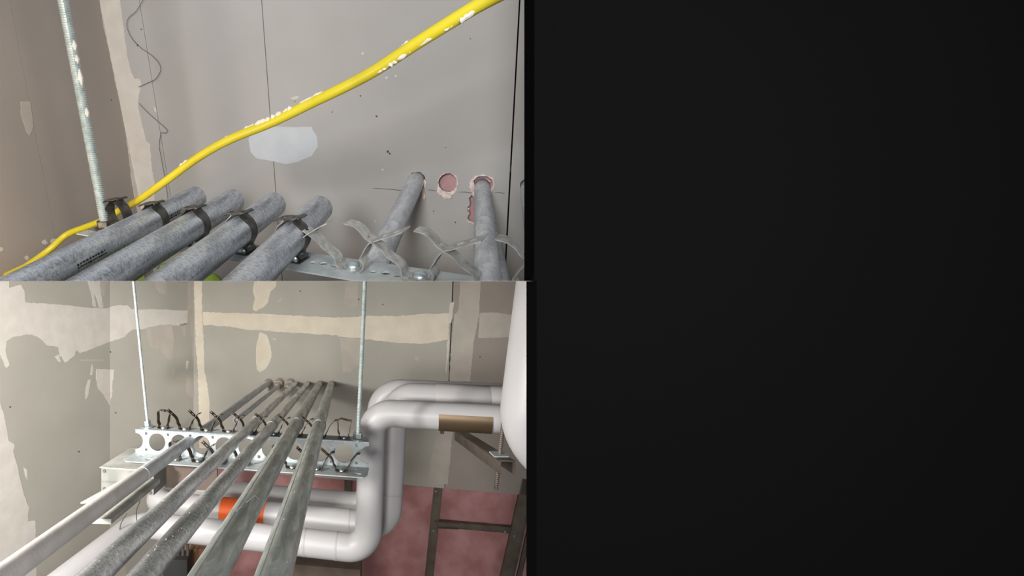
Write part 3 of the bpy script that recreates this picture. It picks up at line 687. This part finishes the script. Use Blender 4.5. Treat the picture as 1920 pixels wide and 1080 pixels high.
def coupling(parent, a, d, y, r, L=.06, m='galv_dk'):
    t = min([i*.01 for i in range(0, 400)], key=lambda s: abs(CY-((a+d*s).z-H)/(a+d*s).y*F-y))
    p = a+d*t
    link('coupling', tube_bm([p, p+d*.004, p+d*(L-.004), p+d*L], r*1.12, 28, True, None, radii=[r*1.04, r*1.13, r*1.13, r*1.04]), M[m], parent, smooth=True)
coupling(c5, a5, e5, 800, .025, .05); coupling(c4, a4, e4, 796, .025, .05); coupling(c2, a2, e2, 790, .0185, .06); coupling(c3, a3, e3, 800, .0185, .05)
# welded seam line along each conduit
def seam_rib(parent, a, d, r, ang, L):
    cd_ = (Vector((0, 0, H))-a); cd_ = (cd_-d*cd_.dot(d)).normalized(); sd_ = d.cross(cd_)
    o = (cd_*math.cos(ang)+sd_*math.sin(ang))*r
    link('weld_seam', tube_bm([a+o+d*.01, a+o+d*L], r*.03, 6), M['galv_dk'], parent)
seam_rib(c5, a5, e5, .025, -.75, 1.2); seam_rib(c4, a4, e4, .025, -.7, 1.2)
# plaster scratches on the wide conduit
def surf(a, d, r, y, ang):
    t = min([i*.004 for i in range(0, 900)], key=lambda s: abs(CY-((a+d*s).z-H)/(a+d*s).y*F-y)); p = a+d*t
    cd_ = (Vector((0, 0, H))-p); cd_ = (cd_-d*cd_.dot(d)).normalized(); return p+(cd_*math.cos(ang)+d.cross(cd_)*math.sin(ang))*r
for pts_ in (((951, .35), (951, -.05)), ((951, -.05), (968, -.30)), ((978, -.45), (986, -.62))):
    link('scratch', tube_bm([surf(a4, e4, .0252, y, an) for y, an in pts_], .0006, 6), M['mud'], c4, label='pale scratch')
for c_k, a_k, d_k, r_k, n_, sdv in ((c2, a2, e2, .0186, 26, 4), (c3, a3, e3, .0186, 22, 9), (c5, a5, e5, .0251, 9, 2)):
    sdn = random.Random(sdv); bm = bmesh.new()
    for _ in range(n_):
        p = surf(a_k, d_k, r_k, sdn.uniform(850, 1078), sdn.uniform(-.9, .6)); q = surf(a_k, d_k, r_k, 0, 0)
        s_ = sdn.uniform(.0006, .0016); tube_bm([p-d_k*s_, p, p+d_k*s_], s_, 6, True, bm, radii=[s_*.3, s_*.8, s_*.3])
    link('plaster_specks', bm, M['mud'], c_k, kind='stuff')
# white painted conduit on the bottom flange, through the web and on to the first wall hole
qa, qb, qc = W(339, 838, 1.77), W(504, 718, 3.80), None
iv = lambda y: 1/3.80+(y-718)/(838-718)*(1/1.77-1/3.80)
def p1(y): x = 504-(y-718)*(504-339)/(838-718); return W(x, y, 1/iv(y))
pn, pw = p1(1240), PB.hit(504, 718); d1_ = (pw-pn).normalized()
ps = p1(846)
c1o = link('painted_conduit', pipe_bm(pn, ps, .0215, 36, .08, 6), M['painted'], smooth=True, label='whitewashed conduit at far left of the lower rack, clipped to the bottom flange', cat='conduit')
link('bare_section', pipe_bm(ps-d1_*.001, pw+d1_*.07, .0195, 30, .08, 4), M['galv_pale'], c1o, smooth=True, label='thinner bare tube beyond the rail')
tt = (ps-pn).length
link('bare_patch', tube_bm([ps-d1_*.28, ps-d1_*.27, ps-d1_*.001], .0219, 30, True, None, radii=[.0214, .0219, .0221]), M['galv_pale'], c1o, smooth=True, label='bare metal where the paint stops')
# second thin tube going to the middle hole
pm = PB.hit(525, 722); pm0 = W(443, 788, 2.05)
link('thin_conduit', pipe_bm(pm0, pm+(pm-pm0).normalized()*.05, .0125, 24, .1, 3), M['galv_pale'], smooth=True, label='thin conduit running to the middle ringed wall hole', cat='conduit')
# ringed holes on the wall
for x, y, r, lb in ((504, 717, .032, 'left'), (525, 716, .032, 'middle'), (545, 718, .038, 'right')):
    p = PB.hit(x, y, .002); e = PB.n
    o = link('wall_sleeve', pipe_bm(p, p+e*.05-Vector((0, 0, .012)), r, 28, .18, 1), M['mud_dim'], smooth=True, label='round plastered wall sleeve, %s of the three at the conduits\' far end' % lb, cat='sleeve', group='wall sleeves')
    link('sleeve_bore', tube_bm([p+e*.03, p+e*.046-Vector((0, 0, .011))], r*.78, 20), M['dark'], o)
# threaded rods of the lower rack
for (x0, y0, x1, y1, z, r, lb) in ((250, 525, 277.5, 800, 1.925, .0058, 'thin threaded rod hanging at the left end of the lower rail'), (684.5, 525, 671, 828, 1.775, .0078, 'threaded rod hanging at the right end of the lower rail')):
    a = W(x1, y1, z); a.z = LA.z; b = W(x0, y0, z); d = (b-a).normalized()
    o = link('threaded_rod', thread_bm(a-d*.02, b, r, .0052 if r > .006 else .006, 12), M['rod'], clip='down', label=lb, cat='rod', group='rods of the lower rack')
    link('hex_nut', hexnut_bm(a+d*.006, d, r*2.3, .02), M['zinc'], o)
    link('washer', washer_bm(a, d, r*3.6, .005), M['zinc'], o)
# loose tab near the painted conduit, thin wires, junction box and flat bar
hb2 = ha+WH+.012
def L3(x, y, h): z = h*F/(y-CY); return W(x, y, z)
q0 = L3(288, 884, hb2+.006); q1 = L3(190, 877, hb2+.006); q3 = q0+(q0-q1).cross(Vector((0, 0, 1))).normalized()*(-.20 if (q0-q1).cross(Vector((0, 0, 1))).y < 0 else .20)
eu = Vector((q1.x-q0.x, q1.y-q0.y, 0)); ew = Vector((q3.x-q0.x, q3.y-q0.y, 0)); Hb = .083
jb = link('junction_box', box_bm(q0-Vector((0, 0, Hb)), eu, ew, Vector((0, 0, Hb))), M['box'], label='square grey metal junction box under the left end of the lower rail', cat='junction box')
link('lid', box_bm(q0-eu*.02-ew*.02, eu*1.04, ew*1.04, Vector((0, 0, .004))), M['box_top'], jb, label='pale lid')
for f_ in (.06, .94):
    for g_ in (.12, .88):
        c = q0+eu*f_-Vector((0, 0, Hb*g_))-ew.normalized()*.001
        link('knockout', tube_bm([c, c-ew.normalized()*.002], .006, 10), M['stud'], jb)
# brown plate right of the box, in the shade of the conduits
r0 = q0+Vector((.012, .10, .004)); 
link('back_plate', box_bm(r0-Vector((0, 0, .10)), lu*.20, lw*.008, Vector((0, 0, .10))), M['brown'], label='brown plate under the rail between junction box and bright conduit', cat='plate')
# flat wireway under the painted conduit
dn = Vector((-.08, .02, -.055)); side = d1_.cross(Vector((0, 0, 1))).normalized()
s0 = p1(950); s1 = p1(880)
link('wireway', box_bm(s0-side*.016-Vector((0, 0, .040)), s1-s0, side*.046, Vector((0, 0, .012))), M['box_top'], label='narrow pale channel slung just under the painted conduit', cat='channel')
fa, fb = W(151, 942, 1.62), W(256, 884, 1.86)
link('flat_bar', box_bm(fa-Vector((0, 0, .004)), fb-fa, Vector((.10, .01, 0)), Vector((0, 0, .004))), M['painted'], label='pale flat bar whose tip shows above the painted conduit', cat='bar')
tb = surf(pn, d1_, .022, 975, -1.2)
link('strap_tab', box_bm(tb-Vector((0, 0, .02)), d1_*.03, side*.022+Vector((0, 0, .006)), Vector((0, 0, .003))), M['painted'], label='little bent strap tab under the painted conduit', cat='strap')
for pts_, lb in (([(260, 928, 1.9), (262, 940, 1.9), (256, 957, 1.9), (257, 985, 1.9)], 'short thin wire dangling below the junction box'), ([(238, 963, 2.1), (232, 972, 2.1), (226, 984, 2.1), (224, 1000, 2.1)], 'thin wire hanging between painted and bright conduits')):
    link('wire', tube_bm(smooth_path([W(*p) for p in pts_], 5), .0018, 6), M['wire'], smooth=True, label=lb, cat='wire')

# ================================================================== WHITE INSULATED PIPES
rl = Vector((-4470, 950, 0)).normalized(); R_ = .0545
def insul(top, bot, zr, r, label, right_len, left_len, bend=.085, extra=None, tail=None):
    A = W(top[0], top[1], zr); B = W(bot[0], bot[1], zr)
    pts_ = fillet([A-rl*right_len, A, B, B+rl*left_len, tail if tail is not None else B+rl*left_len+Vector((rl.y, -rl.x, 0))*.25], bend, 12)
    return link('insulated_pipe', tube_bm(pts_, r, 40), M['white'], smooth=True, label=label, cat='pipe', group='white insulated pipes'), A, B
f1, FA, FB = insul((698, 773), (690, 1030), 2.03, .0535, 'front white insulated pipe, nearest of the bent trio', .78, 1.02, tail=W(70, 1130, 1.72))
f2, SA2, SB2 = insul((741, 741), (727, 987), 2.20, .0560, 'middle white insulated pipe bending down just right of the front one', .80, 1.12, bend=.09)
f3, TA, TB = insul((712, 731), (700, 948), 2.40, .0535, 'rearmost white insulated pipe with the highest elbow', .80, 1.12, bend=.11)
def band(parent, p, d, r, w, m='white_tape', name='tape_band'):
    return link(name, tube_bm([p, p+d*.001, p+d*(w-.001), p+d*w], r, 40, True, None, radii=[r, r*1.012, r*1.012, r]), M[m], parent, smooth=True)
band(f1, FA-rl*.545, -rl, .0535*1.01, .02); band(f2, SA2-rl*.17, -rl, .0560*1.002, .22); band(f2, SA2-rl*.47, -rl, .056*1.01, .02)
for t in (.07, .2): band(f1, FB+rl*(t+.05), rl, .0535, .012)
band(f2, SB2+rl*.16, rl, .056, .012); band(f2, SB2+(SA2-SB2).normalized()*.15, (SA2-SB2).normalized(), .056, .01)
# orange band on the middle run
def along(P, d, x): return min([i*.002 for i in range(900)], key=lambda s: abs((P+d*s).x/(P+d*s).y*F+CX-x))
t0_, t1_ = along(SB2, rl, 500), along(SB2, rl, 418)
ob = link('orange_band', tube_bm([SB2+rl*t0_, SB2+rl*t1_], .0572, 40), M['orange'], smooth=True, label='bright orange band wrapped round the middle white pipe behind the conduits', cat='band')
# pipe shield and saddle under the front pipe at right
tA, tB = .255, .47
def half_shell(P, d, s0, s1, r, a0, a1, name, m, parent=None, **kw):
    u = Vector((0, 0, 1)); w_ = d.cross(u).normalized(); w_ = w_ if w_.y < 0 else -w_; bm = bmesh.new(); uvl = None
    rows = []
    for rr_ in (r, r+.0025):
        rows.append([[bm.verts.new(P+d*s+(w_*math.cos(math.radians(a0+(a1-a0)*k/18))+u*math.sin(math.radians(a0+(a1-a0)*k/18)))*rr_) for k in range(19)] for s in (s0, s1)])
    for rw in rows:
        for k in range(18): bm.faces.new((rw[0][k], rw[0][k+1], rw[1][k+1], rw[1][k]))
    for k in range(18):
        for e in (0, 1): bm.faces.new((rows[0][e][k], rows[0][e][k+1], rows[1][e][k+1], rows[1][e][k]))
    for e in (0, 18): bm.faces.new((rows[0][0][e], rows[0][1][e], rows[1][1][e], rows[1][0][e]))
    return link(name, bm, M[m], parent, smooth=True, recalc=True, **kw)
half_shell(FA, -rl, .255, .45, .0540, 20, -160, 'pipe_shield', 'shield', label='half-round metal shield with a painted brown reflection under the front white pipe', cat='pipe shield')
half_shell(FA, -rl, .49, .535, .0545, 5, -170, 'pipe_strap', 'steel_dk', label='dark strap round the front white pipe beside the big near pipe', cat='strap')
# trapeze channel running towards the camera, its rods
t0_ = L3(868, 803, .60) if False else W(862, 806, 2.22); t1_ = W(952, 862, 1.50)
td = (t1_-t0_); ts = td.cross(Vector((0, 0, 1))).normalized()
bm = box_bm(t0_-ts*.022-Vector((0, 0, .006)), td, ts*.044, Vector((0, 0, .004)))
for s_ in (-.022, .019): box_bm(t0_+ts*s_-Vector((0, 0, .045)), td, ts*.003, Vector((0, 0, .042)), bm)
tz = link('trapeze_channel', bm, M['stud'], label='dark slotted trapeze channel slanting under the white pipes', cat='strut')
ra = W(930, 917, 1.56); rbm = W(951, 727, 1.56)
rt_ = link('threaded_rod', thread_bm(ra, rbm+(rbm-ra).normalized()*.385, .0068, .006, 12), M['stud'], clip='down', label='dull threaded rod poking down from the dark trapeze channel', cat='rod')
dd = (rbm-ra).normalized(); cN = W(935.5, 853, 1.56)
link('hex_nut', hexnut_bm(cN-dd*.012, dd, .014, .012), M['steel_dk'], rt_)
link('washer', box_bm(cN-Vector((.022, .022, 0)), Vector((.044, 0, 0)), Vector((0, .044, 0)), Vector((0, 0, .004))), M['strut'], rt_)
link('threaded_rod', thread_bm(W(829, 813, 2.05), W(829, 798, 2.05), .0075, .006, 12), M['brown_st'], label='short rod stub under the brown pipe shield', cat='rod')
# big near pipe on the right
np_ = [W(1049, 515, 1.30), W(1016, 775, 1.30)]
D_ = (np_[1]-np_[0]).normalized(); E = np_[1]+D_*.095
link('large_pipe', tube_bm(fillet([np_[0]-D_*.05, E, E+Vector((.34, -.03, -.02))], .10, 14), .1005, 56), M['white'], smooth=True, clip='down', label='large white insulated pipe at the dark partition, nearest of all the pipes', cat='pipe')

# ================================================================== BOTTOM CLUTTER
gB = -PB.n
def prism(x, y, z, w, d_, h, m, name, label, cat, yaw=0):
    c = W(x, y, z); eu_ = Vector((math.cos(yaw), math.sin(yaw), 0))*w; ev_ = Vector((-math.sin(yaw), math.cos(yaw), 0))*d_
    return link(name, box_bm(c-Vector((0, 0, h)), eu_, ev_, Vector((0, 0, h))), M[m], label=label, cat=cat)
bx_ = prism(548, 1058, 2.7, .36, .25, .40, 'brown', 'cardboard_carton', 'brown carton low down below the white pipe elbow', 'carton', -.15)
prism(355, 1030, 2.9, .10, .06, .6, 'wood', 'timber_offcut', 'upright brown timber offcut low between two conduits', 'timber')
for i, xx in enumerate((334, 343, 352)):
    a = W(xx, 1020, 2.8); link('riser_tube', tube_bm([a, a-Vector((0, 0, .5))], .009, 12), M['stud'], smooth=True, label='thin grey riser tube at lower left, %s of three' % ('left', 'middle', 'right')[i], cat='tube', group='thin riser tubes')
link('wall_box', box_bm(W(306, 1050, 2.75)-Vector((0, 0, .3)), Vector((.13, 0, 0)), Vector((0, .1, 0)), Vector((0, 0, .3))), M['inner'], label='dark box below the riser tubes', cat='box')

# ------------------------------------------------------------------ put each mesh thing's origin at its own base
for o in BAKED:
    if o.parent is None and o.type == 'MESH' and len(o.data.vertices):
        vs_ = [v.co for v in o.data.vertices]
        c = Vector((sum(v.x for v in vs_)/len(vs_), sum(v.y for v in vs_)/len(vs_), min(v.z for v in vs_)))
        o.data.transform(Matrix.Translation(-c)); o.location = c
        for ch in COL.objects:
            if ch.parent == o: ch.location = -c
